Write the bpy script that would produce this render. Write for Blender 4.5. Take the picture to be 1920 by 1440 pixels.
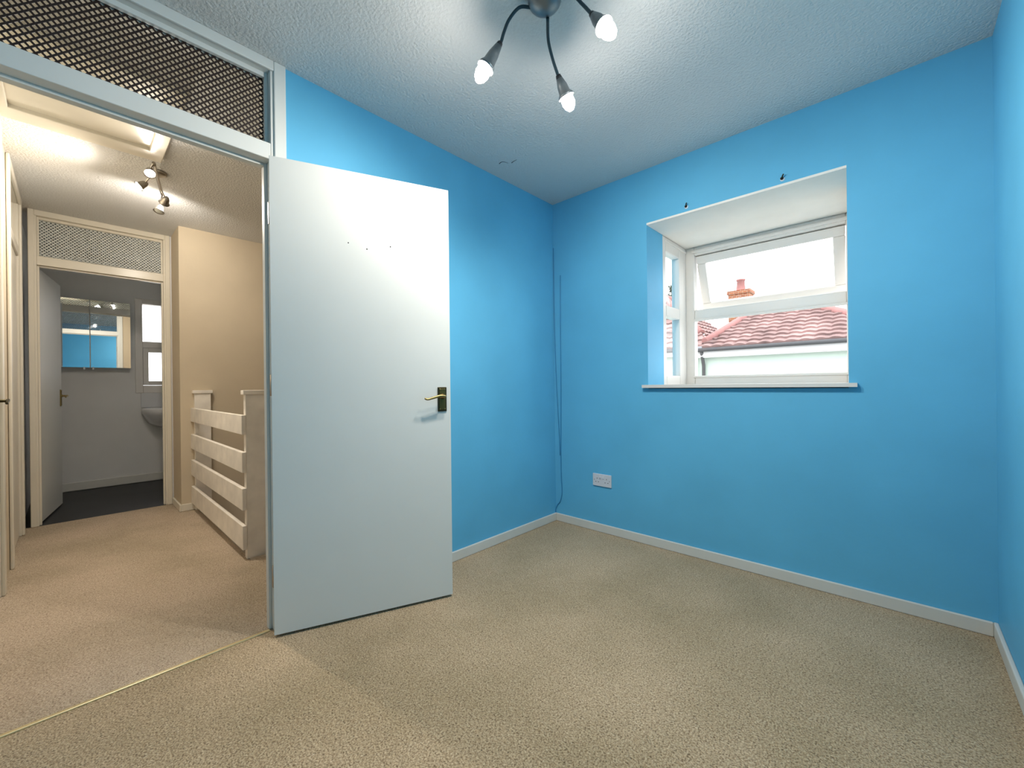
import bpy, bmesh, math, random
from mathutils import Vector, Matrix
random.seed(7)
for o in list(bpy.data.objects): bpy.data.objects.remove(o, do_unlink=True)
S = bpy.context.scene
COL = S.collection

# ------------------------------------------------------------------ camera
FPX, SY = 774.24, 3.32
CAM = Vector((1.926, -2.5356, 1.0323))
_a = math.pi/4 - 0.0331; _p = -0.0005; _r = -0.0112
FW = Vector((-math.sin(_a)*math.cos(_p), math.cos(_a)*math.cos(_p), math.sin(_p)))
_rr = FW.cross(Vector((0, 0, 1))).normalized(); _uu = _rr.cross(FW)
RT = math.cos(_r)*_rr + math.sin(_r)*_uu
UP = -math.sin(_r)*_rr + math.cos(_r)*_uu
cd = bpy.data.cameras.new('camera'); cam = bpy.data.objects.new('camera', cd); COL.objects.link(cam)
cd.sensor_fit = 'HORIZONTAL'; cd.sensor_width = 36; cd.lens = FPX/1920*36; cd.shift_y = SY/1920
cd.clip_start = 0.02; cd.clip_end = 300
M = Matrix((RT, UP, -FW)).transposed().to_4x4(); M.translation = CAM
cam.matrix_world = M
S.camera = cam

def ray(px, py): return FW + (px-960)/FPX*RT - (py-720-SY)/FPX*UP
def at(px, py, depth): return CAM + ray(px, py)*depth
def onp(px, py, ax, v):
    d = ray(px, py); i = 'xyz'.index(ax); return CAM + d*((v-CAM[i])/d[i])

# ------------------------------------------------------------------ world, exposure
W = bpy.data.worlds.new('overcast_sky'); S.world = W; W.use_nodes = True
bg = W.node_tree.nodes['Background']
bg.inputs[0].default_value = (0.97, 0.97, 1.0, 1); bg.inputs[1].default_value = 2.2
S.view_settings.view_transform = 'Standard'; S.view_settings.look = 'None'
S.view_settings.exposure = 1.0; S.view_settings.gamma = 1; S.view_settings.use_curve_mapping = False
ROOM_W, LAND_W = 18.0, 25.0        # watts of each ceiling-lamp bulb / landing spot

# ------------------------------------------------------------------ materials
def lin(r, g, b):
    f = lambda c: (c/255/12.92) if c/255 <= .04045 else ((c/255+.055)/1.055)**2.4
    return (f(r), f(g), f(b), 1)
def mat(name, col, rough=.6, metal=0, var=0, vscale=6, bump=0, bscale=80, bdist=.004, spec=.5, coat=0, detail=3):
    m = bpy.data.materials.new(name); m.use_nodes = True; nt = m.node_tree; b = nt.nodes['Principled BSDF']
    b.inputs['Base Color'].default_value = col; b.inputs['Roughness'].default_value = rough
    b.inputs['Metallic'].default_value = metal; b.inputs['Specular IOR Level'].default_value = spec
    b.inputs['Coat Weight'].default_value = coat
    tc = nt.nodes.new('ShaderNodeTexCoord')
    if var:
        n = nt.nodes.new('ShaderNodeTexNoise'); n.inputs['Scale'].default_value = vscale; n.inputs['Detail'].default_value = 4
        nt.links.new(tc.outputs['Object'], n.inputs['Vector'])
        r = nt.nodes.new('ShaderNodeValToRGB')
        r.color_ramp.elements[0].position = .3; r.color_ramp.elements[1].position = .7
        r.color_ramp.elements[0].color = tuple(c*(1-var) for c in col[:3])+(1,)
        r.color_ramp.elements[1].color = tuple(min(1, c*(1+var)) for c in col[:3])+(1,)
        nt.links.new(n.outputs['Fac'], r.inputs[0]); nt.links.new(r.outputs[0], b.inputs['Base Color'])
    if bump:
        n = nt.nodes.new('ShaderNodeTexNoise'); n.inputs['Scale'].default_value = bscale; n.inputs['Detail'].default_value = detail
        nt.links.new(tc.outputs['Object'], n.inputs['Vector'])
        k = nt.nodes.new('ShaderNodeBump'); k.inputs['Strength'].default_value = bump; k.inputs['Distance'].default_value = bdist
        nt.links.new(n.outputs['Fac'], k.inputs['Height']); nt.links.new(k.outputs[0], b.inputs['Normal'])
    return m
def carpet(name, c0, c1, c2):
    m = bpy.data.materials.new(name); m.use_nodes = True; nt = m.node_tree; b = nt.nodes['Principled BSDF']
    L = nt.links.new
    b.inputs['Roughness'].default_value = 1; b.inputs['Specular IOR Level'].default_value = .05
    b.inputs['Sheen Weight'].default_value = .15
    tc = nt.nodes.new('ShaderNodeTexCoord')
    def noise(s, d, dist=0):
        n = nt.nodes.new('ShaderNodeTexNoise'); n.inputs['Scale'].default_value = s; n.inputs['Detail'].default_value = d
        n.inputs['Distortion'].default_value = dist
        L(tc.outputs['Object'], n.inputs['Vector']); return n
    n1 = noise(200, 3, .6); n2 = noise(2.2, 4); n3 = noise(45, 3, 1.)
    r = nt.nodes.new('ShaderNodeValToRGB'); e = r.color_ramp.elements
    e[0].position = .3; e[0].color = c0; e[1].position = .72; e[1].color = c2
    x = e.new(.5); x.color = c1
    L(n1.outputs['Fac'], r.inputs[0])
    mx = nt.nodes.new('ShaderNodeMix'); mx.data_type = 'RGBA'; mx.blend_type = 'MULTIPLY'
    mx.inputs[0].default_value = 1
    r2 = nt.nodes.new('ShaderNodeValToRGB'); e2 = r2.color_ramp.elements
    e2[0].position = .32; e2[0].color = (.75, .76, .71, 1); e2[1].position = .65; e2[1].color = (1, 1, 1, 1)
    L(n2.outputs['Fac'], r2.inputs[0]); L(r.outputs[0], mx.inputs[6]); L(r2.outputs[0], mx.inputs[7])
    L(mx.outputs[2], b.inputs['Base Color'])
    ad = nt.nodes.new('ShaderNodeMath'); ad.operation = 'ADD'; L(n1.outputs['Fac'], ad.inputs[0]); L(n3.outputs['Fac'], ad.inputs[1])
    k = nt.nodes.new('ShaderNodeBump'); k.inputs['Strength'].default_value = .9; k.inputs['Distance'].default_value = .006
    L(ad.outputs[0], k.inputs['Height']); L(k.outputs[0], b.inputs['Normal'])
    return m
def emis(name, col, s):
    m = bpy.data.materials.new(name); m.use_nodes = True; nt = m.node_tree
    nt.nodes.remove(nt.nodes['Principled BSDF']); e = nt.nodes.new('ShaderNodeEmission')
    e.inputs[0].default_value = col; e.inputs[1].default_value = s
    nt.links.new(e.outputs[0], nt.nodes['Material Output'].inputs[0]); return m
def pane(name, tint=(1, 1, 1, 1)):
    m = bpy.data.materials.new(name); m.use_nodes = True; nt = m.node_tree
    nt.nodes.remove(nt.nodes['Principled BSDF'])
    t = nt.nodes.new('ShaderNodeBsdfTransparent'); t.inputs[0].default_value = tint
    g = nt.nodes.new('ShaderNodeBsdfGlossy'); g.inputs['Roughness'].default_value = .03
    fr = nt.nodes.new('ShaderNodeFresnel'); fr.inputs[0].default_value = 1.35
    ge = nt.nodes.new('ShaderNodeNewGeometry'); iv = nt.nodes.new('ShaderNodeMath'); iv.operation = 'SUBTRACT'; iv.inputs[0].default_value = 1
    nt.links.new(ge.outputs['Backfacing'], iv.inputs[1])
    f = nt.nodes.new('ShaderNodeMath'); f.operation = 'MULTIPLY'; nt.links.new(fr.outputs[0], f.inputs[0]); nt.links.new(iv.outputs[0], f.inputs[1])
    x = nt.nodes.new('ShaderNodeMixShader')
    nt.links.new(f.outputs[0], x.inputs[0]); nt.links.new(t.outputs[0], x.inputs[1]); nt.links.new(g.outputs[0], x.inputs[2])
    nt.links.new(x.outputs[0], nt.nodes['Material Output'].inputs[0]); return m
def frosted(name):
    m = bpy.data.materials.new(name); m.use_nodes = True; nt = m.node_tree
    nt.nodes.remove(nt.nodes['Principled BSDF'])
    t = nt.nodes.new('ShaderNodeBsdfTranslucent'); t.inputs[0].default_value = (.95, .95, .92, 1)
    p = nt.nodes.new('ShaderNodeBsdfTransparent'); x = nt.nodes.new('ShaderNodeMixShader'); x.inputs[0].default_value = .7
    nt.links.new(t.outputs[0], x.inputs[1]); nt.links.new(p.outputs[0], x.inputs[2])
    nt.links.new(x.outputs[0], nt.nodes['Material Output'].inputs[0]); return m
def brickmat(name):
    m = bpy.data.materials.new(name); m.use_nodes = True; nt = m.node_tree; b = nt.nodes['Principled BSDF']
    t = nt.nodes.new('ShaderNodeTexBrick'); t.inputs['Scale'].default_value = 4.4
    t.inputs['Color1'].default_value = lin(150, 92, 62); t.inputs['Color2'].default_value = lin(130, 74, 52)
    t.inputs['Mortar'].default_value = lin(160, 148, 128)
    tc = nt.nodes.new('ShaderNodeTexCoord'); mp = nt.nodes.new('ShaderNodeMapping'); mp.inputs['Rotation'].default_value = (math.pi/2, 0, 0)
    nt.links.new(tc.outputs['Object'], mp.inputs[0]); nt.links.new(mp.outputs[0], t.inputs[0])
    nt.links.new(t.outputs[0], b.inputs['Base Color']); b.inputs['Roughness'].default_value = .9; return m

BLUE = mat('blue_emulsion', (.125, .465, .72, 1), .55, var=.05, vscale=2.5, bump=.12, bscale=60, bdist=.003, spec=.25)
BEIGE = mat('beige_emulsion', lin(204, 190, 166), .7, var=.04, vscale=3, bump=.15, bscale=60, bdist=.003, spec=.2)
BATHWALL = mat('white_bathroom_emulsion', lin(226, 226, 224), .6, var=.03, vscale=3, bump=.15, bscale=70, bdist=.003, spec=.25)
ARTEX = mat('stippled_white_ceiling', lin(218, 218, 216), .75, bump=.6, bscale=85, bdist=.010, spec=.2, detail=2)
PAPER = mat('white_soffit_paint', lin(244, 240, 232), .7, var=.03, vscale=5, bump=.4, bscale=120, bdist=.004, spec=.2)
GLOSS = mat('white_gloss_paint', lin(219, 221, 217), .42, var=.015, vscale=4, bump=.05, bscale=25, bdist=.002)
CREAM = mat('cream_gloss_paint', lin(226, 219, 203), .28, var=.025, vscale=4, bump=.08, bscale=25, bdist=.002)
UPVC = mat('white_plastic_frame', lin(226, 222, 216), .35)
SKIRT = mat('white_skirting_paint', lin(214, 213, 206), .4, var=.03, vscale=6)
RAILP = mat('scuffed_white_paint', lin(236, 229, 218), .45, var=.10, vscale=9)
CARPET = carpet('beige_pile_carpet', lin(116, 94, 70), lin(190, 166, 134), lin(228, 207, 175))
CARPET2 = carpet('brown_beige_pile_carpet', lin(138, 118, 98), lin(192, 172, 148), lin(216, 200, 178))
VINYL = mat('dark_slate_vinyl', lin(36, 37, 40), .5, var=.3, vscale=5)
BRASS = mat('aged_brass', (.32, .25, .11, 1), .38, metal=1)
MIDBRASS = mat('brown_brass', (.13, .10, .035, 1), .45, metal=.9)
DKBRASS = mat('dark_tarnished_brass', (.055, .045, .02, 1), .4, metal=.8)
BRIGHTBRASS = mat('polished_brass_strip', (.85, .74, .46, 1), .3, metal=1)
STEEL = mat('brushed_nickel', (.45, .42, .38, 1), .3, metal=1)
PEWTER = mat('pewter_grey_metal', (.22, .24, .25, 1), .4, metal=.7)
FLEX = mat('blue_black_flexible_arm', (.012, .04, .055, 1), .45)
BLACK = mat('black_plastic', (.01, .01, .012, 1), .4)
DARKHOLE = mat('dark_hole', (.012, .01, .01, 1), .9)
PLASTIC = mat('white_socket_plastic', lin(214, 214, 220), .35)
MESHDK = mat('backlit_brown_lattice', (.02, .009, .006, 1), .6)  # room fanlight lattice: its dark look against the light is put into the colour
MESHLT = mat('pale_grey_lattice', lin(208, 210, 204), .4)  # bathroom fanlight lattice: same bars, lamplit paleness put into the colour
BULB = emis('lit_bulb', (1, .94, .86, 1), 60)
BULBW = emis('lit_warm_bulb', (1, .92, .82, 1), 60)
GLASS = pane('clear_glass', (.97, .985, .98, 1)); FROST = frosted('frosted_glass')
MIRROR = mat('mirror', (.86, .88, .88, 1), .015, metal=1)
CERAMIC = mat('white_ceramic', lin(232, 232, 232), .12)
TILE = mat('pale_splashback', lin(212, 212, 212), .35)
CABLEB = mat('blue_painted_cable', (.03, .24, .48, 1), .5)
MINT = mat('pale_mint_render', (.47, .56, .50, 1), .9, var=.03, vscale=2)
ROOF = mat('weathered_red_tiles', (.26, .165, .155, 1), .9, var=.42, vscale=2.6)
RIDGE = mat('pinkish_red_ridge', (.33, .16, .15, 1), .9, var=.1, vscale=5)
FASCIA = mat('white_fascia', (.66, .66, .67, 1), .5); GUTTER = mat('dark_grey_gutter', (.06, .06, .065, 1), .5)
LEAD = mat('grey_lead', (.30, .31, .34, 1), .7); BRICK = brickmat('orange_brick')
LEAF = mat('dark_green_leaf', (.03, .05, .025, 1), .8, var=.3, vscale=3); BARK = mat('grey_brown_bark', (.07, .05, .04, 1), .9)
GROUND = mat('grey_paving', (.38, .375, .36, 1), .9, var=.15, vscale=1)

# ------------------------------------------------------------------ builders
BASE = {}
def bm_(): return bmesh.new()
def box(bm, x0, x1, y0, y1, z0, z1, mi=0):
    x0, x1 = sorted((x0, x1)); y0, y1 = sorted((y0, y1)); z0, z1 = sorted((z0, z1))
    v = [bm.verts.new((x, y, z)) for x in (x0, x1) for y in (y0, y1) for z in (z0, z1)]
    fs = []
    for q in ((0, 1, 3, 2), (4, 6, 7, 5), (0, 4, 5, 1), (2, 3, 7, 6), (0, 2, 6, 4), (1, 5, 7, 3)):
        f = bm.faces.new([v[i] for i in q]); f.material_index = mi; fs.append(f)
    return fs          # order: -x, +x, -y, +y, -z, +z
def obox(bm, o, ux, uy, uz, a, b, c, mi=0):
    """box in an oriented frame: o origin, unit axes, a=(lo,hi) along ux ..."""
    v = [bm.verts.new(o+ux*i+uy*j+uz*k) for i in a for j in b for k in c]
    for q in ((0, 1, 3, 2), (4, 6, 7, 5), (0, 4, 5, 1), (2, 3, 7, 6), (0, 2, 6, 4), (1, 5, 7, 3)):
        bm.faces.new([v[i] for i in q]).material_index = mi
def lathe(bm, o, axis, prof, n=24, mi=0):
    axis = Vector(axis).normalized(); t = axis.orthogonal().normalized(); s = axis.cross(t)
    rings = []
    for h, r in prof:
        c = Vector(o)+axis*h
        if r < 1e-6: rings.append([bm.verts.new(c)])
        else: rings.append([bm.verts.new(c+(t*math.cos(2*math.pi*i/n)+s*math.sin(2*math.pi*i/n))*r) for i in range(n)])
    for A, B in zip(rings, rings[1:]):
        for i in range(n):
            j = (i+1) % n
            if len(A) == 1 and len(B) == 1: continue
            if len(A) == 1: f = bm.faces.new((A[0], B[i], B[j]))
            elif len(B) == 1: f = bm.faces.new((A[i], A[j], B[0]))
            else: f = bm.faces.new((A[i], A[j], B[j], B[i]))
            f.smooth = True; f.material_index = mi
def tube(bm, pts, r, n=12, mi=0, sub=6):
    pts = [Vector(p) for p in pts]
    if sub and len(pts) > 2:
        q = []
        P = [pts[0]*2-pts[1]]+pts+[pts[-1]*2-pts[-2]]
        for i in range(1, len(P)-2):
            for k in range(sub):
                t = k/sub; a, b, c, d = P[i-1:i+3]
                q.append(.5*((2*b)+(c-a)*t+(2*a-5*b+4*c-d)*t*t+(3*b-a-3*c+d)*t**3))
        q.append(pts[-1]); pts = q
    rs = r if isinstance(r, (list, tuple)) else None
    rings = []; t = None
    for i, p in enumerate(pts):
        d = (pts[min(i+1, len(pts)-1)]-pts[max(i-1, 0)]).normalized()
        t = d.orthogonal().normalized() if t is None else (t-d*t.dot(d)).normalized()
        s = d.cross(t); u = i/(len(pts)-1)
        rr = r if rs is None else rs[0]+(rs[1]-rs[0])*u
        rings.append([bm.verts.new(p+(t*math.cos(2*math.pi*k/n)+s*math.sin(2*math.pi*k/n))*rr) for k in range(n)])
    for A, B in zip(rings, rings[1:]):
        for k in range(n):
            f = bm.faces.new((A[k], A[(k+1) % n], B[(k+1) % n], B[k])); f.smooth = True; f.material_index = mi
    bm.faces.new(rings[0][::-1]).material_index = mi; bm.faces.new(rings[-1]).material_index = mi
def obj(name, bm, mats, parent=None, bevel=0, base=None):
    if bevel:
        bmesh.ops.bevel(bm, geom=list(bm.edges), offset=bevel, segments=2, profile=.5, affect='EDGES', clamp_overlap=True)
    bmesh.ops.recalc_face_normals(bm, faces=bm.faces)
    co = [v.co for v in bm.verts]
    if base is None:
        lo = [min(c[i] for c in co) for i in range(3)]; hi = [max(c[i] for c in co) for i in range(3)]
        base = Vector(((lo[0]+hi[0])/2, (lo[1]+hi[1])/2, lo[2]))
    base = Vector(base)
    for v in bm.verts: v.co -= base
    me = bpy.data.meshes.new(name); bm.to_mesh(me); bm.free()
    for m in (mats if isinstance(mats, (list, tuple)) else [mats]): me.materials.append(m)
    o = bpy.data.objects.new(name, me); COL.objects.link(o); BASE[o.name] = base
    if parent: o.parent = parent; o.location = base-BASE[parent.name]
    else: o.location = base
    return o
def empty(name, base):
    o = bpy.data.objects.new(name, None); COL.objects.link(o); o.empty_display_size = .05
    o.location = base; BASE[o.name] = Vector(base); return o
def tag(o, label, cat, group=None, kind=None):
    o['label'] = label; o['category'] = cat
    if group: o['group'] = group
    if kind: o['kind'] = kind
    return o
def struct(o, label, cat): return tag(o, label, cat, kind='structure')
def bx(name, dims, m, parent=None, bevel=0):
    b = bm_(); box(b, *dims); return obj(name, b, m, parent, bevel)

# ------------------------------------------------------------------ room shell
H = 2.413; RW = 2.212; YB = -3.35         # ceiling height, room width, rear wall
YL = -2.785                                # landing left wall face
XB = -2.87                                 # bathroom partition face
XS = -2.5                                  # stairwell wall face
XF = -4.28                                 # bathroom far wall face
JR, JL = -1.952, -2.735                    # clear opening of the bedroom doorway

def wallbox(b, d, front, m_front=1):
    fs = box(b, *d)
    for k in front: fs[k].material_index = m_front
# door wall: blue on the room side, beige on the landing side
b = bm_()
for y0, y1 in ((-1.92, 0.0), (YB, -2.77)):
    wallbox(b, (-.1, 0, y0, y1, 0, H), (1,))
struct(obj('wall_left', b, [BEIGE, BLUE]), 'sky blue painted wall behind the open white door', 'wall')
# window wall with a hole
WX0, WX1, WZ0, WZ1, WT, WD = .752, 1.753, 1.028, 2.054, .245, .67
b = bm_()
for d in ((-.1, WX0, 0, WT, -.15, H+.1), (WX1, RW+.12, 0, WT, -.15, H+.1), (WX0, WX1, 0, WT, -.15, WZ0-.025), (WX0, WX1, 0, WT, WZ1+.012, H+.1)):
    box(b, *d)
struct(obj('wall_back', b, BLUE), 'sky blue painted wall around the box bay window', 'wall')
struct(bx('wall_right', (RW, RW+.12, YB, 0, -.15, H+.1), BLUE), 'sky blue side wall meeting the window wall opposite the open white door', 'wall')
struct(bx('wall_front', (-.1, RW+.12, YB-.12, YB, -.15, H+.1), BLUE), 'blue wall facing the window wall', 'wall')
CEIL = struct(bx('ceiling', (XF-.2, RW+.1, YB-.1, .5, H, H+.12), ARTEX), 'white stippled textured ceiling over bedroom and landing', 'ceiling')
struct(bx('floor', (-.035, RW, YB, 0, -.12, 0), CARPET), 'beige pile carpet of the blue room', 'floor')
b = bm_(); box(b, XB, -.035, YL-.13, -1.80, -.12, -.001); box(b, -.93, -.035, -1.80, -1.45, -.12, -.001)
struct(obj('floor_landing', b, CARPET2), 'brownish beige carpet of the landing', 'floor')
struct(bx('floor_bathroom', (XF, XB, -2.8, -.85, -.12, -.004), VINYL), 'dark slate vinyl floor of the bathroom', 'floor')
# skirtings
def skirt(name, pts, label, m=SKIRT):
    b = bm_()
    for d in pts: box(b, *d)
    struct(obj(name, b, m, bevel=.004), label, 'baseboard')
SK = .058; ST = .014
skirt('baseboard_left', [(0, ST, -1.892, 0, 0, SK)], 'white skirting board along the blue door wall')
skirt('baseboard_back', [(ST, RW-ST, -ST, 0, 0, SK)], 'white skirting board under the bay window')
skirt('baseboard_right', [(RW-ST, RW, YB, 0, 0, SK)], 'white skirting board along the blue side wall')
skirt('baseboard_front', [(ST, RW-ST, YB, YB+ST, 0, SK)], 'white skirting board on the wall facing the window')

# landing, stairwell and bathroom shell
b = bm_(); box(b, XB, XS, -1.905, .4, -1.6, H)
struct(obj('wall_stairwell', b, BEIGE), 'beige painted wall beside the stairwell', 'wall')
b = bm_()
fs = box(b, XB-.1, XB, -1.92, .4, 0, H)
struct(obj('wall_bathroom_front', b, BATHWALL), 'white partition wall beside the bathroom doorway', 'wall')
struct(bx('wall_landing_end', (XS, -.1, .3, .4, -1.6, H), BEIGE), 'beige end wall of the stairwell', 'wall')
D3, D4 = (-1.36, -.60), (-2.64, -1.90)   # doorways in the landing's left wall
b = bm_()
for x0, x1 in ((XB-.1, D4[0]-.03), (D4[1]+.03, D3[0]-.03), (D3[1]+.03, -.1)): box(b, x0, x1, YL-.1, YL, -.0005, H)
struct(obj('wall_landing_left', b, BEIGE), 'cream landing wall holding two cream doors', 'wall')
struct(bx('wall_landing_rear', (D4[0]-.05, D3[1]+.05, YL-.16, YL-.1, -.15, H), BEIGE), 'wall closing the back of the landing doorways', 'wall')
skirt('baseboard_stairwell', [(XB+.02, XS+.014, -1.919, -1.905, 0, .06), (XS, XS+.014, -1.905, -1.80, 0, .06)], 'cream skirting wrapping the stairwell wall corner', CREAM)
# stairwell: lower walls and steps
b = bm_()
box(b, -.1, 0, -1.45, .3, -1.6, 0); box(b, XS, -.1, -1.85, -1.80, -1.6, -.12)
struct(obj('wall_stairwell_lower', b, BEIGE), 'beige lower wall of the stairwell', 'wall')
st = struct(empty('stairs', (-.5, -1.4, -1.6)), 'carpeted stairs going down behind the plank balustrade', 'stairs')
for i in range(6):
    bx('step', (-.93, -.1, -1.45+.24*i, -1.21+.24*i, -1.6, -.19*(i+1)), CARPET2, st)
struct(bx('floor_lower', (XS, -.1, -1.85, .3, -1.7, -1.6), CARPET2), 'carpeted lower floor of the stairwell', 'floor')
# bathroom
BW = (-2.025, -1.43, 1.03, 2.035)       # bathroom window opening y0 y1 z0 z1
b = bm_()
for y0, y1, z0, z1 in ((-2.9, BW[0], -.15, H), (BW[1], -.8, -.15, H), (BW[0], BW[1], -.15, BW[2]), (BW[0], BW[1], BW[3], H)): box(b, XF-.2, XF, y0, y1, z0, z1)
struct(obj('wall_bathroom_far', b, BATHWALL), 'white bathroom wall behind the mirror cabinet and basin', 'wall')
struct(bx('wall_bathroom_left', (XF, XB-.1, -2.9, -2.8, -.15, H), BATHWALL), 'white bathroom side wall beside the open bathroom door', 'wall')
struct(bx('wall_bathroom_right', (XF, XB-.1, -.85, -.75, -.15, H), BATHWALL), 'white bathroom wall past the basin', 'wall')
skirt('baseboard_bathroom', [(XF, XF+.014, -2.8, -.85, 0, .085)], 'white skirting under the bathroom basin wall')
# ceiling crack
b = bm_()
for pts in (((936, 307), (940, 304), (945, 303.5), (953, 306)), ((959, 305.5), (964, 302), (969, 299.5))):
    tube(b, [onp(x, y, 'z', H-.0005) for x, y in pts], [.0022, .0008], n=6)
cr = obj('crack', b, DARKHOLE, CEIL); cr['label'] = 'thin dark crack in the white ceiling near the blue corner'

# ------------------------------------------------------------------ lattice fanlights
def lattice(name, parent, x, y0, y1, z0, z1, dark_plus, s=.0165, w=.0058, t=.003):
    """diagonal bar lattice in a plane of constant x"""
    b = bm_(); r2 = math.sqrt(.5)
    def clip(c, sg):
        # line z - z0 = sg*(y - y0) + c ; return the segment inside the rectangle
        p = []
        for y in (y0, y1):
            z = z0+sg*(y-y0)+c
            if z0-1e-9 <= z <= z1+1e-9: p.append((y, z))
        for z in (z0, z1):
            y = y0+sg*(z-z0-c)
            if y0 < y < y1: p.append((y, z))
        return p[:2] if len(p) >= 2 else None
    st_ = s/r2; L = (y1-y0)+(z1-z0)
    for sg in (1, -1):
        c = -L
        while c < L:
            seg = clip(c, sg); c += st_
            if not seg: continue
            a, d = Vector((x, *seg[0])), Vector((x, *seg[1]))
            u = d-a; ln = u.length
            if ln < .004: continue
            u.normalize(); n = Vector((0, -u.z, u.y)); xo = (.0005 if sg > 0 else -.0005)
            v = [b.verts.new(a+u*i+n*j+Vector((k+xo, 0, 0))) for i in (0, ln) for j in (-w/2, w/2) for k in (-t/2, t/2)]
            for q in ((0, 1, 3, 2), (4, 6, 7, 5), (0, 4, 5, 1), (2, 3, 7, 6), (0, 2, 6, 4), (1, 5, 7, 3)):
                b.faces.new([v[i] for i in q])
    o = obj(name, b, MESHDK if dark_plus else MESHLT, parent)
    o['kind'] = 'stuff'
    o['label'] = 'fine diagonal diamond lattice behind the fanlight glass'
    return o
def doorway(name, label, m, xr, xl, jl, jr, zt, arch_r, arch_l, dark_plus, front):
    """full height frame with fanlight in a wall of constant x; xr>xl are the two faces"""
    t = struct(empty(name, ((xr+xl)/2, (jl+jr)/2, 0)), label, 'door frame')
    bx('jamb', (xl-.004, xr+.004, jr, jr+.034, 0, H), m, t, .003)
    bx('jamb', (xl-.004, xr+.004, jl-.034, jl, 0, H), m, t, .003)
    bx('head', (xl-.004, xr+.004, jl, jr, 2.372, H), m, t, .003)
    bx('transom', (xl-.004, xr+.004, jl, jr, zt, zt+.068), m, t, .003)
    for xa, xb_ in ((xr, xr+.014), (xl-.014, xl)):
        bx('architrave', (xa, xb_, jr+.012, arch_r, 0, H), m, t, .004)
        bx('architrave', (xa, xb_, arch_l, jl-.012, 0, H), m, t, .004)
        bx('architrave', (xa, xb_, jl-.012, jr+.012, H-.043, H), m, t, .004)
    # door stop on jambs and soffit
    s0, s1 = (xl+.02, xl+.052) if front > 0 else (xr-.052, xr-.02)
    bx('door_stop', (s0, s1, jr-.012, jr, 0, zt), m, t, .002)
    bx('door_stop', (s0, s1, jl, jl+.012, 0, zt), m, t, .002)
    bx('door_stop', (s0, s1, jl+.012, jr-.012, zt-.012, zt), m, t, .002)
    xm = (xr+xl)/2; z0, z1 = zt+.068, 2.372
    for xa, xb_ in ((xm+.006, xm+.024), (xm-.024, xm-.006)):
        bx('glazing_bead', (xa, xb_, jr-.013, jr, z0, z1), m, t, .002)
        bx('glazing_bead', (xa, xb_, jl, jl+.013, z0, z1), m, t, .002)
        bx('glazing_bead', (xa, xb_, jl+.013, jr-.013, z1-.02, z1), m, t, .002)
        bx('glazing_bead', (xa, xb_, jl+.013, jr-.013, z0, z0+.008), m, t, .002)
    lattice('lattice', t, xm, jl+.004, jr-.004, z0+.002, z1-.002, dark_plus)
    bx('pane', (xm-.0068, xm-.0045, jl+.002, jr-.002, z0, z1), GLASS, t)
    return t
doorway('trim_1', 'white full-height frame of the blue room doorway with lattice fanlight coloured backlit-dark', GLOSS, 0, -.1, JL, JR, 1.996, -1.893, -2.81, True, 1)
doorway('trim_2', 'cream frame of the bathroom doorway with lattice fanlight coloured lamplit-pale', CREAM, XB, XB-.1, -2.706, -1.962, 1.996, -1.917, -2.75, False, -1)
struct(bx('trim_3', (-.047, -.031, JL, JR-.012, -.002, .005), BRIGHTBRASS, bevel=.002), 'thin brass carpet strip across the blue room threshold', 'threshold strip')

# ------------------------------------------------------------------ doors
Z = Vector((0, 0, 1))
def lever_handle(parent, o, along, nrm, mp, ml, length=.095, plate=(.044, .118)):
    """o = spindle point on the door face, lever runs in direction `along`"""
    b = bm_(); obox(b, o, along, nrm, Z, (-plate[0]/2, plate[0]/2), (-.001, .006), (-plate[1]*.62, plate[1]*.38))
    p = obj('handle', b, mp, parent, bevel=.0025); p['label'] = 'lever handle on its backplate'
    b = bm_(); obox(b, o, along, nrm, Z, (-plate[0]/2+.007, plate[0]/2-.007), (.005, .0085), (-plate[1]*.62+.008, plate[1]*.38-.008))
    obj('plate_panel', b, mp if ml is not BRASS else MIDBRASS, p, bevel=.0015)
    b = bm_(); lathe(b, o, nrm, [(.004, .0), (.004, .013), (.012, .013), (.016, .008), (.045, .0075), (.05, .005), (.05, 0)], 16)
    obj('spindle', b, ml, p)
    b = bm_(); tube(b, [o+nrm*.043-along*.006, o+nrm*.046+along*.02+Z*.003, o+nrm*.046+along*length*.55-Z*.005, o+nrm*.046+along*length*.85-Z*.012, o+nrm*.045+along*length-Z*.007], [.0075, .0045], n=10)
    obj('lever', b, ml, p)
    b = bm_()
    for i in (-1, 1):
        for k in (-plate[1]*.62+.012, plate[1]*.38-.010):
            lathe(b, o+along*(i*plate[0]*.27)+Z*k, nrm, [(.007, .0032), (.0098, .0025), (.0098, 0)], 8)
    obj('screws', b, BRASS, p)
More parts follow.
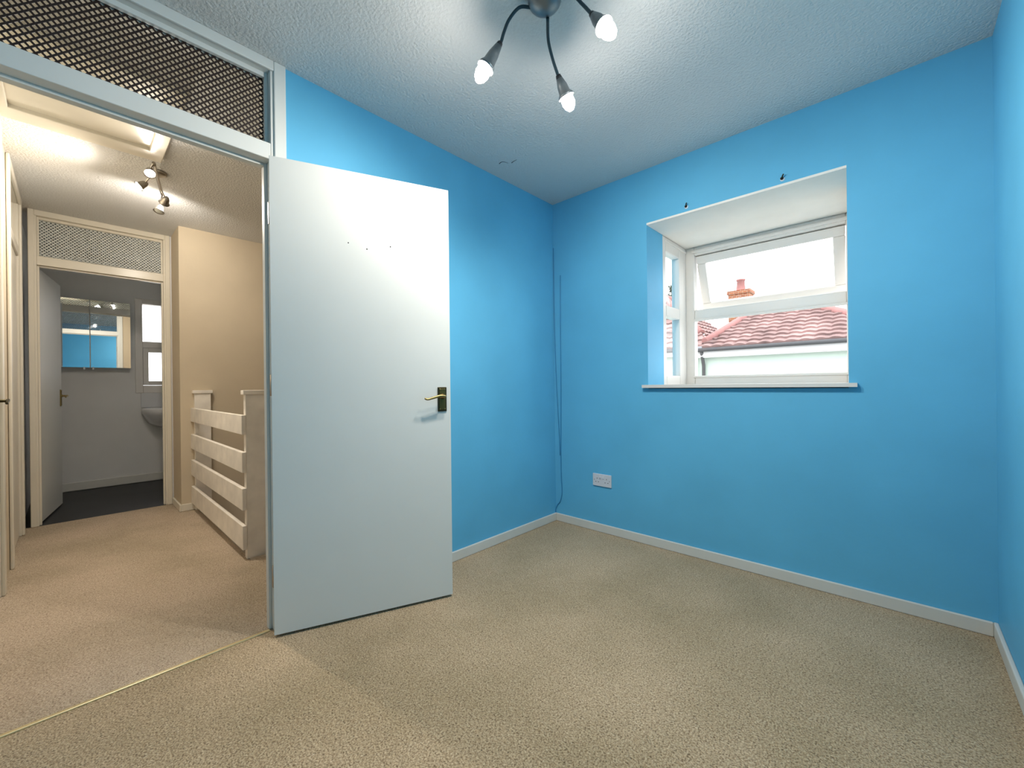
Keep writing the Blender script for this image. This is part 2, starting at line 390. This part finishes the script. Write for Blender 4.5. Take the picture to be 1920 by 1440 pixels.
# bedroom door, swung back towards the wall
da = .3779
du = Vector((math.sin(da), math.cos(da), 0)); dn = Vector((math.cos(da), -math.sin(da), 0))  # along leaf / visible normal
do = Vector((.04, -1.971, .012))
b = bm_(); obox(b, do, du, dn, Z, (0, .762), (-.035, 0), (0, 1.981))
d1 = struct(obj('door_1', b, GLOSS, bevel=.0015), 'plain white flush door standing open against the blue wall', 'door')
lever_handle(d1, do+du*.719+Z*.972, -du, dn, DKBRASS, BRASS)
for z in (.2, 1.0, 1.72):
    b = bm_(); c = do+du*(-.004)-dn*.034
    lathe(b, Vector((.013, -1.9605, z)), Z, [(0, 0), (0, .0062), (.09, .0062), (.09, 0)], 10)
    box(b, .004, .011, -1.966, -1.953, z, z+.09)
    obj('hinge', b, STEEL, d1)
for a, z in ((.302, 1.673), (.38, 1.655), (.483, 1.679)):
    b = bm_(); lathe(b, do+du*a+Z*(z-.012), dn, [(-.001, 0), (-.001, .0028), (.0004, .0028), (.0004, 0)], 10); obj('screw_hole', b, DARKHOLE, d1)
# lock-edge latch plate
b = bm_(); obox(b, do+du*.762, du, dn, Z, (-.001, .0012), (-.028, -.008), (.9, 1.03)); obj('latch_plate', b, BRASS, d1)
# bathroom door
ho = Vector((-2.935, -2.7, .01)); he = Vector((-3.585, -2.6, .01)); bu = (he-ho).normalized(); bn = Vector((bu.y, -bu.x, 0))
if bn.y < 0: bn = -bn
b = bm_(); obox(b, ho, bu, bn, Z, (0, .70), (-.035, 0), (0, 1.975))
d2 = struct(obj('door_2', b, GLOSS, bevel=.0015), 'white flush bathroom door opened inwards beside the mirror cabinet', 'door')
lever_handle(d2, ho+bu*.655+Z*.975, -bu, bn, BRASS, BRASS, .09, (.036, .15))
# two cream doors in the landing's left wall
def side_door(n, X0, X1, label, flabel, handle_x, hdir):
    f = struct(empty('trim_%d' % n, ((X0+X1)/2, YL, 0)), flabel, 'door frame')
    for a, c in ((X0-.032, X0), (X1, X1+.032)): bx('jamb', (a, c, YL-.1, YL+.003, 0, H), CREAM, f, .003)
    for a, c in ((X0-.075, X0-.012), (X1+.012, X1+.075)): bx('architrave', (a, c, YL+.002, YL+.017, 0, H), CREAM, f, .005)
    bx('architrave', (X0-.012, X1+.012, YL+.002, YL+.017, H-.05, H), CREAM, f, .005)
    bx('head', (X0, X1, YL-.1, YL+.002, 2.365, H), CREAM, f, .003)
    bx('transom', (X0, X1, YL-.1, YL+.003, 1.996, 2.062), CREAM, f, .003)
    for a, c in ((X0, X0+.013), (X1-.013, X1)): bx('glazing_bead', (a, c, YL-.045, YL-.02, 2.062, 2.365), CREAM, f, .002)
    bx('fanlight_pane', (X0+.001, X1-.001, YL-.056, YL-.05, 2.062, 2.365), MESHLT, f)
    d = struct(bx('door_%d' % n, (X0+.003, X1-.003, YL-.045, YL-.008, .008, 1.99), CREAM, bevel=.002), label, 'door')
    if handle_x: lever_handle(d, Vector((handle_x, YL-.008, .985)), Vector((hdir, 0, 0)), Vector((0, 1, 0)), DKBRASS, DKBRASS)
    return d
side_door(4, *D3, 'cream flush landing door with dark brass lever, closest to the brass threshold strip', 'cream frame of the landing door closest to the brass threshold strip', -1.30, 1)
side_door(5, *D4, 'cream flush landing door beside the bathroom doorway', 'cream frame of the landing door beside the bathroom doorway', None, -1)

# ------------------------------------------------------------------ bay window
w1 = struct(empty('window_1', ((WX0+WX1)/2, WT, WZ0)), 'white box bay window with one top sash tilted open over the neighbouring roof', 'window')
bx('soffit', (WX0, WX1, .0, WD+.07, WZ1, WZ1+.012), PAPER, w1)
bx('roof_slab', (WX0-.08, WX1+.08, WT, WD+.1, WZ1+.012, WZ1+.12), UPVC, w1)
b = bm_(); box(b, WX0-.03, WX1+.033, -.03, 0, WZ0-.02, WZ0-.001); box(b, WX0, WX1, 0, WD+.02, WZ0-.02, WZ0-.001)
obj('window_sill', b, UPVC, w1)
bx('bay_base', (WX0-.08, WX1+.08, WT, WD+.1, WZ0-.2, WZ0-.02), UPVC, w1)
FY0, FY1 = WD, WD+.065
XL, XR = WX0, WX1
for nm, d in (('frame_stile', (XL-.06, XL+.06, FY0, FY1, WZ0-.02, WZ1)), ('frame_stile', (XR-.052, XR+.06, FY0, FY1, WZ0-.02, WZ1)),
              ('frame_top_rail', (XL+.06, XR-.052, FY0, FY1, 1.994, WZ1)), ('frame_bottom_rail', (XL+.06, XR-.052, FY0, FY1, WZ0-.02, 1.082)),
              ('transom', (XL+.06, XR-.052, FY0, FY1, 1.505, 1.583))):
    bx(nm, d, UPVC, w1, .006)
# raised beads round the frame
b = bm_(); box(b, XL+.045, XR-.04, FY0-.012, FY0+.004, 2.008, 2.03); obj('frame_bead', b, UPVC, w1, .004)
b = bm_(); box(b, XL+.05, XR-.045, FY0-.008, FY0+.004, 1.497, 1.513); obj('frame_bead', b, UPVC, w1, .003)
b = bm_(); box(b, XL+.05, XR-.045, FY0-.008, FY0+.004, 1.074, 1.09); obj('frame_bead', b, UPVC, w1, .003)
bx('lower_pane', (XL+.058, XR-.05, FY0+.028, FY0+.034, 1.08, 1.507), GLASS, w1)
# top-hung sash, tilted outwards at the bottom
sa = math.radians(21); so = Vector((0, FY0+.018, 1.988))
sd = Vector((0, math.sin(sa), -math.cos(sa))); sn = Vector((0, -math.cos(sa), -math.sin(sa))); ux = Vector((1, 0, 0))
SX0, SX1, SH = XL+.066, XR-.058, .425
def sash(name, a, c, m, dep=(-.045, .0), bev=.006, par=None):
    b = bm_(); obox(b, so, ux, sd, sn, a, c, dep); return obj(name, b, m, par or w1, bevel=bev)
s_ = sash('sash_top_rail', (SX0, SX1), (.003, .062), UPVC)
sash('sash_bottom_rail', (SX0, SX1), (SH-.062, SH), UPVC)
sash('sash_stile', (SX0, SX0+.062), (.062, SH-.062), UPVC); sash('sash_stile', (SX1-.062, SX1), (.062, SH-.062), UPVC)
gp = sash('upper_pane', (SX0+.058, SX1-.058), (.058, SH-.058), GLASS, (-.026, -.02), 0)
b = bm_()
for i in range(240):
    u = random.uniform(SX0+.066, SX1-.066); v = SH-.066-abs(random.gauss(0, .03)) if i < 170 else random.uniform(.1, SH-.07)
    r = random.uniform(.0008, .0022)
    lathe(b, so+ux*u+sd*v-sn*.02, sn, [(0, r), (r*.6, r*.8), (r, 0)], 6)
dr = obj('water_droplets', b, mat('grey_water_drops', (.35, .36, .37, 1), .2), gp); dr['kind'] = 'stuff'
# side lights
for sx, x0, x1 in ((-1, XL-.06, XL), (1, XR, XR+.06)):
    for nm, d in (('side_stile', (x0, x1, WT-.002, WT+.055, WZ0-.02, WZ1)), ('side_stile', (x0, x1, WD-.13, WD, WZ0-.02, WZ1)),
                  ('side_rail', (x0, x1, WT+.055, WD-.13, 1.955, WZ1)), ('side_rail', (x0, x1, WT+.055, WD-.13, 1.505, 1.58)),
                  ('side_rail', (x0, x1, WT+.055, WD-.13, WZ0-.02, 1.09))):
        bx(nm, d, UPVC, w1, .006)
    xm = (x0+x1)/2
    bx('side_pane', (xm-.003, xm+.003, WT+.05, WD-.125, 1.58, 1.955), GLASS, w1)
    bx('side_pane', (xm-.003, xm+.003, WT+.05, WD-.125, 1.085, 1.51), GLASS, w1)
    # slim bead
    xi = x1 if sx < 0 else x0
    bx('side_bead', (xi-.006, xi+.006, WT+.05, WD-.0, 2.018, 2.032), UPVC, w1, .003)

# ------------------------------------------------------------------ small things on the blue walls
def curtain_fixing(x, z, label):
    r = tag(empty('curtain_fixing', (x, 0, z)), label, 'wall fixing', 'leftover curtain rail fixings above the window')
    b = bm_(); lathe(b, (x, 0, z), (0, -1, 0), [(-.002, 0), (-.002, .012), (.0012, .010), (.0012, 0)], 12); obj('filler_patch', b, PLASTIC, r)
    b = bm_(); lathe(b, (x-.002, 0, z+.004), (0, -1, 0), [(0, 0), (0, .008), (.004, .0075), (.004, 0)], 10); obj('wall_plug', b, DARKHOLE, r)
    b = bm_(); tube(b, [(x, 0, z+.006), (x+.002, -.012, z+.01), (x+.008, -.018, z+.018)], .0032, 8); obj('screw_hook', b, DKBRASS, r)
curtain_fixing(1.004, 2.093, 'dark leftover curtain fixing above the side-light end of the window')
curtain_fixing(1.494, 2.089, 'dark leftover curtain fixing above the middle of the open sash')
b = bm_(); box(b, .336, .482, -.009, 0, .320, .406)
so_ = tag(obj('double_socket', b, PLASTIC, bevel=.003), 'white double plug socket low on the blue window wall', 'socket')
for cx in (.372, .446):
    for dx, dz, w, h in ((0, .014, .0035, .008), (-.011, -.010, .007, .0035), (.011, -.010, .007, .0035)):
        bx('pin_slot', (cx+dx-w/2, cx+dx+w/2, -.0096, -.0085, .360+dz-h/2, .360+dz+h/2), DARKHOLE, so_)
for x in (.396, .422): bx('switch', (x-.007, x+.007, -.0135, -.008, .374, .392), PLASTIC, so_, .002)
for x in (.349, .469): 
    b = bm_(); lathe(b, (x, -.008, .363), (0, -1, 0), [(0, .0028), (.0016, .0024), (.0016, 0)], 8); obj('screw_cover', b, DARKHOLE, so_)
b = bm_(); tube(b, [(.068, -.003, 1.86), (.064, -.003, 1.5), (.063, -.003, 1.1), (.058, -.003, .7), (.055, -.003, .5), (.057, -.003, .33), (.062, -.003, .22), (.045, -.004, .15), (.02, -.004, .12), (.004, -.006, .085), (.004, -.006, .05)], .0032, 8)
tag(obj('aerial_cable', b, CABLEB), 'blue painted cable looping down to the skirting in the corner', 'cable')
b = bm_(); tube(b, [(.006, -.004, 2.08), (.007, -.003, 1.6), (.012, -.003, 1.3), (.026, -.003, .95), (.044, -.003, .62), (.047, -.003, .5)], .0026, 8)
tag(obj('thin_cable', b, CABLEB), 'blue painted wire running from the corner top to join the looping cable', 'cable')

# ------------------------------------------------------------------ ceiling lamp with three flexible arms
hub = Vector((1.015, -1.37, H))
L1 = tag(empty('ceiling_lamp', hub), 'grey ceiling lamp with three bendy dark arms and lit bulbs', 'ceiling lamp')
b = bm_(); lathe(b, hub, (0, 0, -1), [(-.002, 0), (-.002, .06), (.008, .06), (.018, .057), (.030, .048), (.041, .034), (.048, .016), (.050, 0)], 32)
obj('hub', b, PEWTER, L1)
def room_arm(start, mid, collar, cup, tip):
    ax = (cup-collar).normalized(); n = (cup-collar).length
    b = bm_(); tube(b, [start]+mid+[collar-ax*.012, collar], .0058, 10)
    arm = obj('flexible_arm', b, FLEX, L1)
    b = bm_(); lathe(b, collar, ax, [(-.004, 0), (-.004, .0095), (.010, .0125), (.010, 0)], 16); obj('collar', b, BLACK, arm)
    b = bm_(); lathe(b, collar, ax, [(.008, 0), (.009, .0125), (n*.45, .0195), (n*.78, .0225), (n*.86, .028), (n*1.0, .033), (n*1.0, .031), (n*.88, .024), (n*.8, 0)], 24)
    obj('lamp_head', b, PEWTER, arm)
    ax2 = (tip-cup).normalized(); k = (tip-cup).length
    c = cup-ax*.012
    b = bm_(); lathe(b, c, ax, [(0, 0), (.0, .018), (.012, .024), (.012+k*.45, .0255), (.012+k*.75, .02), (.012+k*.98, .010), (.012+k, 0)], 20)
    obj('bulb', b, BULB, arm)
    ld = bpy.data.lights.new('bulb_light', 'SPOT'); ld.energy = ROOM_W; ld.color = (1, .91, .80); ld.shadow_soft_size = .03; ld.spot_size = math.radians(178); ld.spot_blend = .7
    lo = bpy.data.objects.new('bulb_light', ld); COL.objects.link(lo); lo.parent = arm
    lo.location = (tip+ax*.036)-BASE[arm.name]; lo.rotation_euler = ax.to_track_quat('-Z', 'Y').to_euler()
room_arm(hub+Vector((-.045, -.02, -.018)), [at(974, 14, 1.49), at(955, 36, 1.495), at(945, 60, 1.50)], at(937, 82, 1.50), at(910, 128, 1.50), at(902, 156, 1.50))
room_arm(hub+Vector((-.01, .03, -.045)), [at(1028, 75, 1.57), at(1036, 110, 1.60)], at(1047, 143, 1.62), at(1062, 182, 1.64), at(1069, 208, 1.65))
room_arm(hub+Vector((.045, .005, -.018)), [at(1070, -12, 1.44), at(1092, 8, 1.41)], at(1110, 27, 1.39), at(1133, 50, 1.36), at(1150, 70, 1.34))

# ------------------------------------------------------------------ landing: spotlight bar, loft hatch, balustrade
L2 = tag(empty('spotlight_bar', (-1.5, -2.15, H)), 'brushed nickel spotlight bar with several small heads on the landing ceiling', 'spotlight')
b = bm_(); lathe(b, (-1.5, -2.15, H), (0, 0, -1), [(-.001, 0), (-.001, .05), (.012, .05), (.022, .03), (.024, 0)], 24); obj('ceiling_plate', b, STEEL, L2)
b = bm_(); tube(b, [(-1.28, -2.19, H-.04), (-1.5, -2.15, H-.035), (-1.72, -2.10, H-.055)], .009, 12); obj('bar', b, STEEL, L2)
b = bm_(); lathe(b, (-1.5, -2.15, H-.04), (0, 0, 1), [(0, .008), (.03, .008)], 12); obj('stem', b, STEEL, L2)
def spot(head, aim, root, lit, watts=LAND_W, cone=176):
    ax = (aim-head).normalized()
    b = bm_(); tube(b, [root, (root+head)/2+Vector((0, 0, .004)), head], .0045, 8, sub=4); a = obj('swivel_arm', b, STEEL, L2)
    b = bm_(); lathe(b, head, ax, [(-.022, 0), (-.02, .010), (-.005, .018), (.015, .022), (.027, .024), (.034, .031), (.034, .028), (.028, .021), (.022, 0)], 20); obj('spot_head', b, STEEL, a)
    b = bm_(); lathe(b, head, ax, [(.0225, 0), (.0225, .02), (.03, .024), (.036, .019), (.038, 0)], 16); obj('bulb', b, BULBW if lit else MESHLT, a)
    if lit:
        ld = bpy.data.lights.new('spot_bulb_light', 'SPOT'); ld.energy = watts; ld.color = (1, .91, .80); ld.shadow_soft_size = .025; ld.spot_size = math.radians(cone); ld.spot_blend = .9
        lo = bpy.data.objects.new('spot_bulb_light', ld); COL.objects.link(lo); lo.parent = a; lo.location = head+ax*.068-BASE[a.name]; lo.rotation_euler = ax.to_track_quat('-Z', 'Y').to_euler()
h1 = onp(281, 320, 'z', 2.335); spot(h1, h1+Vector((.45, -.05, -.6)), Vector((-1.28, -2.19, H-.04)), True)
h2 = onp(270, 345, 'z', 2.315); spot(h2, h2+Vector((.0, -.45, -.4)), Vector((-1.40, -2.165, H-.038)), True)
h3 = onp(300, 389, 'z', 2.265); spot(h3, h3+Vector((.12, -.12, -.5)), Vector((-1.72, -2.10, H-.055)), False)
h4 = onp(311, 374, 'z', 2.30); spot(h4, h4+Vector((-.6, -.12, -.34)), Vector((-1.64, -2.12, H-.05)), True)
# loft hatch
ht = tag(empty('loft_hatch', (-.8, -2.45, H-.03)), 'cream loft hatch with raised timber surround in the landing ceiling', 'loft hatch')
HX0, HX1, HY0, HY1 = -1.16, -.52, -2.76, -2.215
bx('hatch_panel', (HX0, HX1, HY0, HY1, H-.012, H+.001), CREAM, ht)
bx('surround', (HX0-.12, HX0+.005, HY0, HY1+.06, H-.03, H+.001), CREAM, ht, .004)
bx('surround', (HX1-.005, HX1+.06, HY0, HY1+.06, H-.03, H+.001), CREAM, ht, .004)
bx('surround', (HX0, HX1, HY1-.005, HY1+.06, H-.031, H+.001), CREAM, ht, .004)
bx('surround', (HX0, HX1, HY0, HY0+.03, H-.031, H+.001), CREAM, ht, .004)
b = bm_(); lathe(b, (-.75, -2.26, H-.012), (0, 0, -1), [(0, .008), (.004, .008), (.005, 0)], 10); obj('catch', b, BRASS, ht)
# balustrade
bl = tag(empty('balustrade', (-1.7, -1.79, 0)), 'white painted balustrade of four wide horizontal planks on two board posts', 'balustrade')
for x0, x1, y1 in ((XS+.001, XS+.042, -1.70), (-1.0, -.958, -1.66)):
    p = bx('post', (x0, x1, -1.815, y1, 0, .995), RAILP, bl, .003)
    bx('post_cap', (x0-.0 if x0 < -2 else x0-.008, x1+.01, -1.828, y1+.012, .995, 1.022), RAILP, p, .003)
for z0, z1 in ((.755, .872), (.525, .648), (.298, .43), (.06, .205)):
    bx('plank', (XS+.004, -.952, -1.838, -1.815, z0, z1), RAILP, bl, .003)
# ------------------------------------------------------------------ bathroom fittings
mc = tag(empty('mirror_cabinet', (-4.2, -2.35, 1.268)), 'mirrored two-door bathroom cabinet on the white wall', 'cabinet')
bx('cabinet_body', (XF, -4.165, -2.615, -2.088, 1.272, 1.962), GLOSS, mc, .002)
for y0, y1 in ((-2.617, -2.400), (-2.392, -2.088)):
    p = bx('mirror_door', (-4.164, -4.159, y0, y1, 1.268, 1.965), MIRROR, mc)
for y in (-2.44, -2.375): bx('door_pull', (-4.166, -4.157, y-.007, y+.007, 1.244, 1.272), STEEL, mc, .001)
# window
w2 = struct(empty('window_2', (XF, -1.72, BW[2])), 'white framed frosted bathroom window above the basin', 'window')
y0, y1, z0, z1 = BW
for nm, d in (('frame_stile', (XF-.08, XF+.012, y0-.018, y0+.045, z0-.035, z1+.018)), ('frame_stile', (XF-.08, XF+.012, y1-.045, y1+.018, z0-.035, z1+.018)),
              ('frame_rail', (XF-.08, XF+.012, y0+.045, y1-.045, z1-.04, z1+.018)), ('frame_rail', (XF-.08, XF+.02, y0+.045, y1-.045, z0-.035, z0+.05)),
              ('transom', (XF-.08, XF+.012, y0+.045, y1-.045, 1.505, 1.575)),
              ('sash_stile', (XF-.06, XF+.006, y0+.047, y0+.095, z0+.052, 1.503)), ('sash_stile', (XF-.06, XF+.006, y1-.095, y1-.047, z0+.052, 1.503)),
              ('sash_rail', (XF-.06, XF+.006, y0+.095, y1-.095, 1.455, 1.503)), ('sash_rail', (XF-.06, XF+.006, y0+.095, y1-.095, z0+.052, z0+.1))):
    bx(nm, d, UPVC, w2, .004)
bx('upper_pane', (XF-.05, XF-.044, y0+.04, y1-.04, 1.57, z1-.035), FROST, w2)
bx('lower_pane', (XF-.05, XF-.044, y0+.09, y1-.09, z0+.095, 1.46), FROST, w2)
tag(bx('splashback', (XF, XF+.012, -2.0, -1.45, .832, .995), TILE, bevel=.002), 'pale splashback panel between basin and bathroom window', 'splashback')
# basin: D-shaped bowl
bs = tag(empty('wash_basin', (-4.1, -1.72, .6)), 'white ceramic wash basin under the frosted bathroom window', 'basin')
b = bm_()
def dshape(sx, sy, z, n=28, cx=XF, cy=-1.725):
    pts = []
    for i in range(n+1):
        a = math.pi*i/n-math.pi/2
        c, s = math.cos(a), math.sin(a)
        pts.append(b.verts.new((cx+.002+sx*abs(c)**.7, cy+sy*math.copysign(abs(s)**.75, s), z)))
    return pts
levels = [(.10, .06, .60), (.20, .13, .605), (.32, .22, .66), (.38, .262, .75), (.40, .275, .775), (.402, .276, .815), (.39, .268, .83), (.36, .235, .828), (.33, .20, .79), (.24, .13, .70), (.12, .05, .69)]
rs = [dshape(*l, cx=XF+.012) for l in levels]
for A, B in zip(rs, rs[1:]):
    for i in range(len(A)-1):
        f = b.faces.new((A[i], A[i+1], B[i+1], B[i])); f.smooth = True
b.faces.new(rs[0]); b.faces.new(rs[-1])
obj('bowl', b, CERAMIC, bs)
b = bm_(); lathe(b, (XF+.15, -1.725, 0), (0, 0, 1), [(0, .09), (.05, .085), (.3, .07), (.62, .085)], 24); obj('pedestal', b, CERAMIC, bs)
b = bm_(); tube(b, [(XF+.06, -1.725, .81), (XF+.06, -1.725, .89), (XF+.09, -1.725, .92), (XF+.16, -1.725, .905)], .012, 10); obj('tap', b, STEEL, bs)

# ------------------------------------------------------------------ outside: neighbouring houses, chimney, trees
def tiles(bm, e0, e1, r0, r1, rows, pitch=.21, seg=5, amp=.035, lift=.03):
    """corrugated tile courses filling the quad eave e0-e1 to ridge r0-r1"""
    e0, e1, r0, r1 = map(Vector, (e0, e1, r0, r1))
    u = (e1-e0).normalized(); nrm = u.cross((r0-e0) if (r0-e0).length > .1 else (r1-e1)).normalized()
    if nrm.z < 0: nrm = -nrm
    for k in range(rows):
        t0, t1 = k/rows, (k+1.12)/rows
        a0, a1 = e0.lerp(r0, t0), e1.lerp(r1, t0); b0, b1 = e0.lerp(r0, min(t1, 1)), e1.lerp(r1, min(t1, 1))
        n = max(2, int((a1-a0).length/pitch*seg)); prev = None
        for i in range(n+1):
            s = i/n; p = a0.lerp(a1, s)
            # course runs straight up the slope: clamp the top point inside the trapezoid
            d = (p-a0).dot(u); top0 = (b0-a0).dot(u); top1 = (b1-a0).dot(u)
            q = b0.lerp(b1, min(1, max(0, (d-top0)/max(1e-4, top1-top0))))
            h = amp*abs(math.sin(math.pi*(p.dot(u))/pitch))**.7
            v0 = bm.verts.new(p+nrm*(lift+h)); v1 = bm.verts.new(q+nrm*(h*.6)); v2 = bm.verts.new(p+nrm*0.0)
            if prev:
                bm.faces.new((prev[0], v0, v1, prev[1])); bm.faces.new((prev[2], v2, v0, prev[0]))
            prev = (v0, v1, v2)
def capline(name, parent, pts, r=.09):
    b = bm_(); tube(b, pts, r, 10, sub=0); return obj(name, b, RIDGE, parent)
EZ, RZ = 1.75, 2.545
nh = tag(empty('neighbour_house', (.6, 7.9, -2.7)), 'pale mint rendered house with pink-red hipped tile roof outside the bay window', 'house')
bx('wall', (-1.12, 2.2, 6.5, 9.3, -2.7, EZ-.02), MINT, nh)
A, B_, C_, D_ = (-1.1, 6.3, EZ), (2.3, 6.3, EZ), (.72, 7.88, RZ), (-.5, 7.88, RZ)
b = bm_()
tiles(b, A, B_, D_, C_, 9)
tiles(b, B_, (2.3, 9.46, EZ), C_, C_, 9); tiles(b, (2.3, 9.46, EZ), (-1.1, 9.46, EZ), C_, D_, 9); tiles(b, (-1.1, 9.46, EZ), A, D_, D_, 9)
t_ = obj('roof_tiles', b, ROOF, nh); t_['kind'] = 'stuff'
b = bm_(); vs = [b.verts.new(Vector(p)-Vector((0, 0, .02))) for p in (A, B_, (2.3, 9.46, EZ), (-1.1, 9.46, EZ), C_, D_)]
for q in ((0, 1, 4, 5), (1, 2, 4), (2, 3, 5, 4), (3, 0, 5), (0, 3, 2, 1)): b.faces.new([vs[i] for i in q])
obj('roof_deck', b, ROOF, nh)
up = Vector((0, 0, .03))
capline('ridge_cap', nh, [Vector(D_)+up, Vector(C_)+up]); capline('hip_cap', nh, [Vector(C_)+up, Vector(B_)+up], .075); capline('hip_cap', nh, [Vector(D_)+up, Vector((-1.02, 6.52, 1.88))+up], .075)
bx('fascia', (-1.12, 2.3, 6.33, 6.36, EZ-.17, EZ-.02), FASCIA, nh); bx('eaves_board', (-1.12, 2.3, 6.36, 6.5, EZ-.19, EZ-.16), FASCIA, nh)
b = bm_(); tube(b, [(-1.2, 6.27, EZ-.035), (2.3, 6.27, EZ-.02)], .04, 10, sub=0); obj('gutter', b, GUTTER, nh)
b = bm_(); tube(b, [(-1.02, 6.30, EZ-.05), (-1.03, 6.40, EZ-.2), (-1.03, 6.46, EZ-.34), (-1.03, 6.46, -2.7)], .034, 8, sub=0); obj('downpipe', b, GUTTER, nh)
bx('lead_flashing', (-1.3, -1.0, 6.28, 6.72, EZ-.02, EZ+.04), LEAD, nh)
bx('wing_wall', (-5.3, -1.16, 6.78, 9.2, -2.7, EZ+.03), MINT, nh)
wc = Vector((-.85, 6.55, EZ+.05)); wl = Vector((-5.5, 6.55, EZ+.05)); wr = Vector((-2.7, 8.4, EZ+.05+1.57)); we = Vector((-2.7, 9.3, EZ+.05+1.57))
b = bm_(); tiles(b, wl, wc, wr, wr, 12)
tiles(b, wc, (-.85, 9.3, EZ+.05), wr, we, 12); tiles(b, (-5.5, 9.3, EZ+.05), wl, we, wr, 12)
t_ = obj('wing_roof_tiles', b, ROOF, nh); t_['kind'] = 'stuff'
capline('hip_cap', nh, [wc.lerp(wr, .2)+up, wr+up], .07); capline('ridge_cap', nh, [wr+up, we+up], .07)
bx('fascia', (-5.5, -1.18, 6.58, 6.61, EZ-.12, EZ+.03), FASCIA, nh)
b = bm_(); tube(b, [(-5.5, 6.52, EZ+.0), (-1.2, 6.52, EZ+.01)], .04, 10, sub=0); obj('gutter', b, GUTTER, nh)
# chimney on the roof behind
cz = 10.6; c0, c1_ = onp(1366, 600, 'y', cz), onp(1405, 600, 'y', cz); ct = onp(1385, 544, 'y', cz).z; cp = onp(1385, 521, 'y', cz).z
ch = tag(empty('chimney_stack', ((c0.x+c1_.x)/2, cz+.25, -2.7)), 'orange brick chimney stack with one pot behind the red roof', 'chimney')
bx('stack', (c0.x, c1_.x, cz, cz+.5, -2.7, ct-.1), BRICK, ch); bx('stack_crown', (c0.x-.03, c1_.x+.03, cz-.03, cz+.53, ct-.1, ct), BRICK, ch)
b = bm_(); lathe(b, ((c0.x+c1_.x)/2, cz+.25, ct), (0, 0, 1), [(-.01, 0), (-.01, .13), (.05, .12), (cp-ct-.05, .10), (cp-ct-.04, .12), (cp-ct, .12), (cp-ct, .08), (.05, .08)], 16); obj('chimney_pot', b, RIDGE, ch)
# trees
def tree(name, x, y, ztop, rad, n, label, leafy=True):
    r = tag(empty(name, (x, y, -2.7)), label, 'tree')
    b = bm_(); tube(b, [(x, y, -2.7), (x+.05, y, 0), (x, y, ztop-.3)], [.14, .02], 8)
    rng = random.Random(int(x*100))
    for i in range(40):
        z = rng.uniform(1.2, ztop-.3); a = rng.uniform(0, 6.28); L = rad*rng.uniform(.5, 1.1)*(1-.5*max(0, (z-1.2)/(ztop-1.2)))
        p = Vector((x, y, z)); q = p+Vector((math.cos(a)*L, math.sin(a)*L, rng.uniform(.2, .7)*L))
        tube(b, [p, (p+q)/2+Vector((0, 0, .04)), q], [.018, .004], 5, sub=3)
    obj('trunk', b, BARK, r)
    if leafy:
        b = bm_()
        for i in range(n):
            z = rng.uniform(1.0, ztop); R = rad*(1.05-.75*(z-1.0)/(ztop-1.0)); a = rng.uniform(0, 6.28); d = R*math.sqrt(rng.random())
            c = Vector((x+math.cos(a)*d, y+math.sin(a)*d, z)); u = Vector((rng.gauss(0, 1), rng.gauss(0, 1), rng.gauss(0, 1))).normalized(); v = u.orthogonal().normalized()
            s = rng.uniform(.05, .1)
            b.faces.new([b.verts.new(c+u*s), b.verts.new(c+v*s*.4), b.verts.new(c-u*s), b.verts.new(c-v*s*.4)])
        f = obj('foliage', b, LEAF, r); f['kind'] = 'stuff'
pt = onp(1264, 535, 'y', 15); tree('evergreen_tree', pt.x, 15, pt.z, .8, 1500, 'dark evergreen tree seen through the narrow side light')
pt = onp(1581, 586, 'y', 14); tree('bare_tree', pt.x, 14, pt.z, .9, 0, 'bare twiggy tree rising behind the hip of the red tile roof', False)
struct(bx('ground', (-40, 40, -40, 60, -2.9, -2.7), GROUND), 'grey paved ground outside below the window', 'ground')
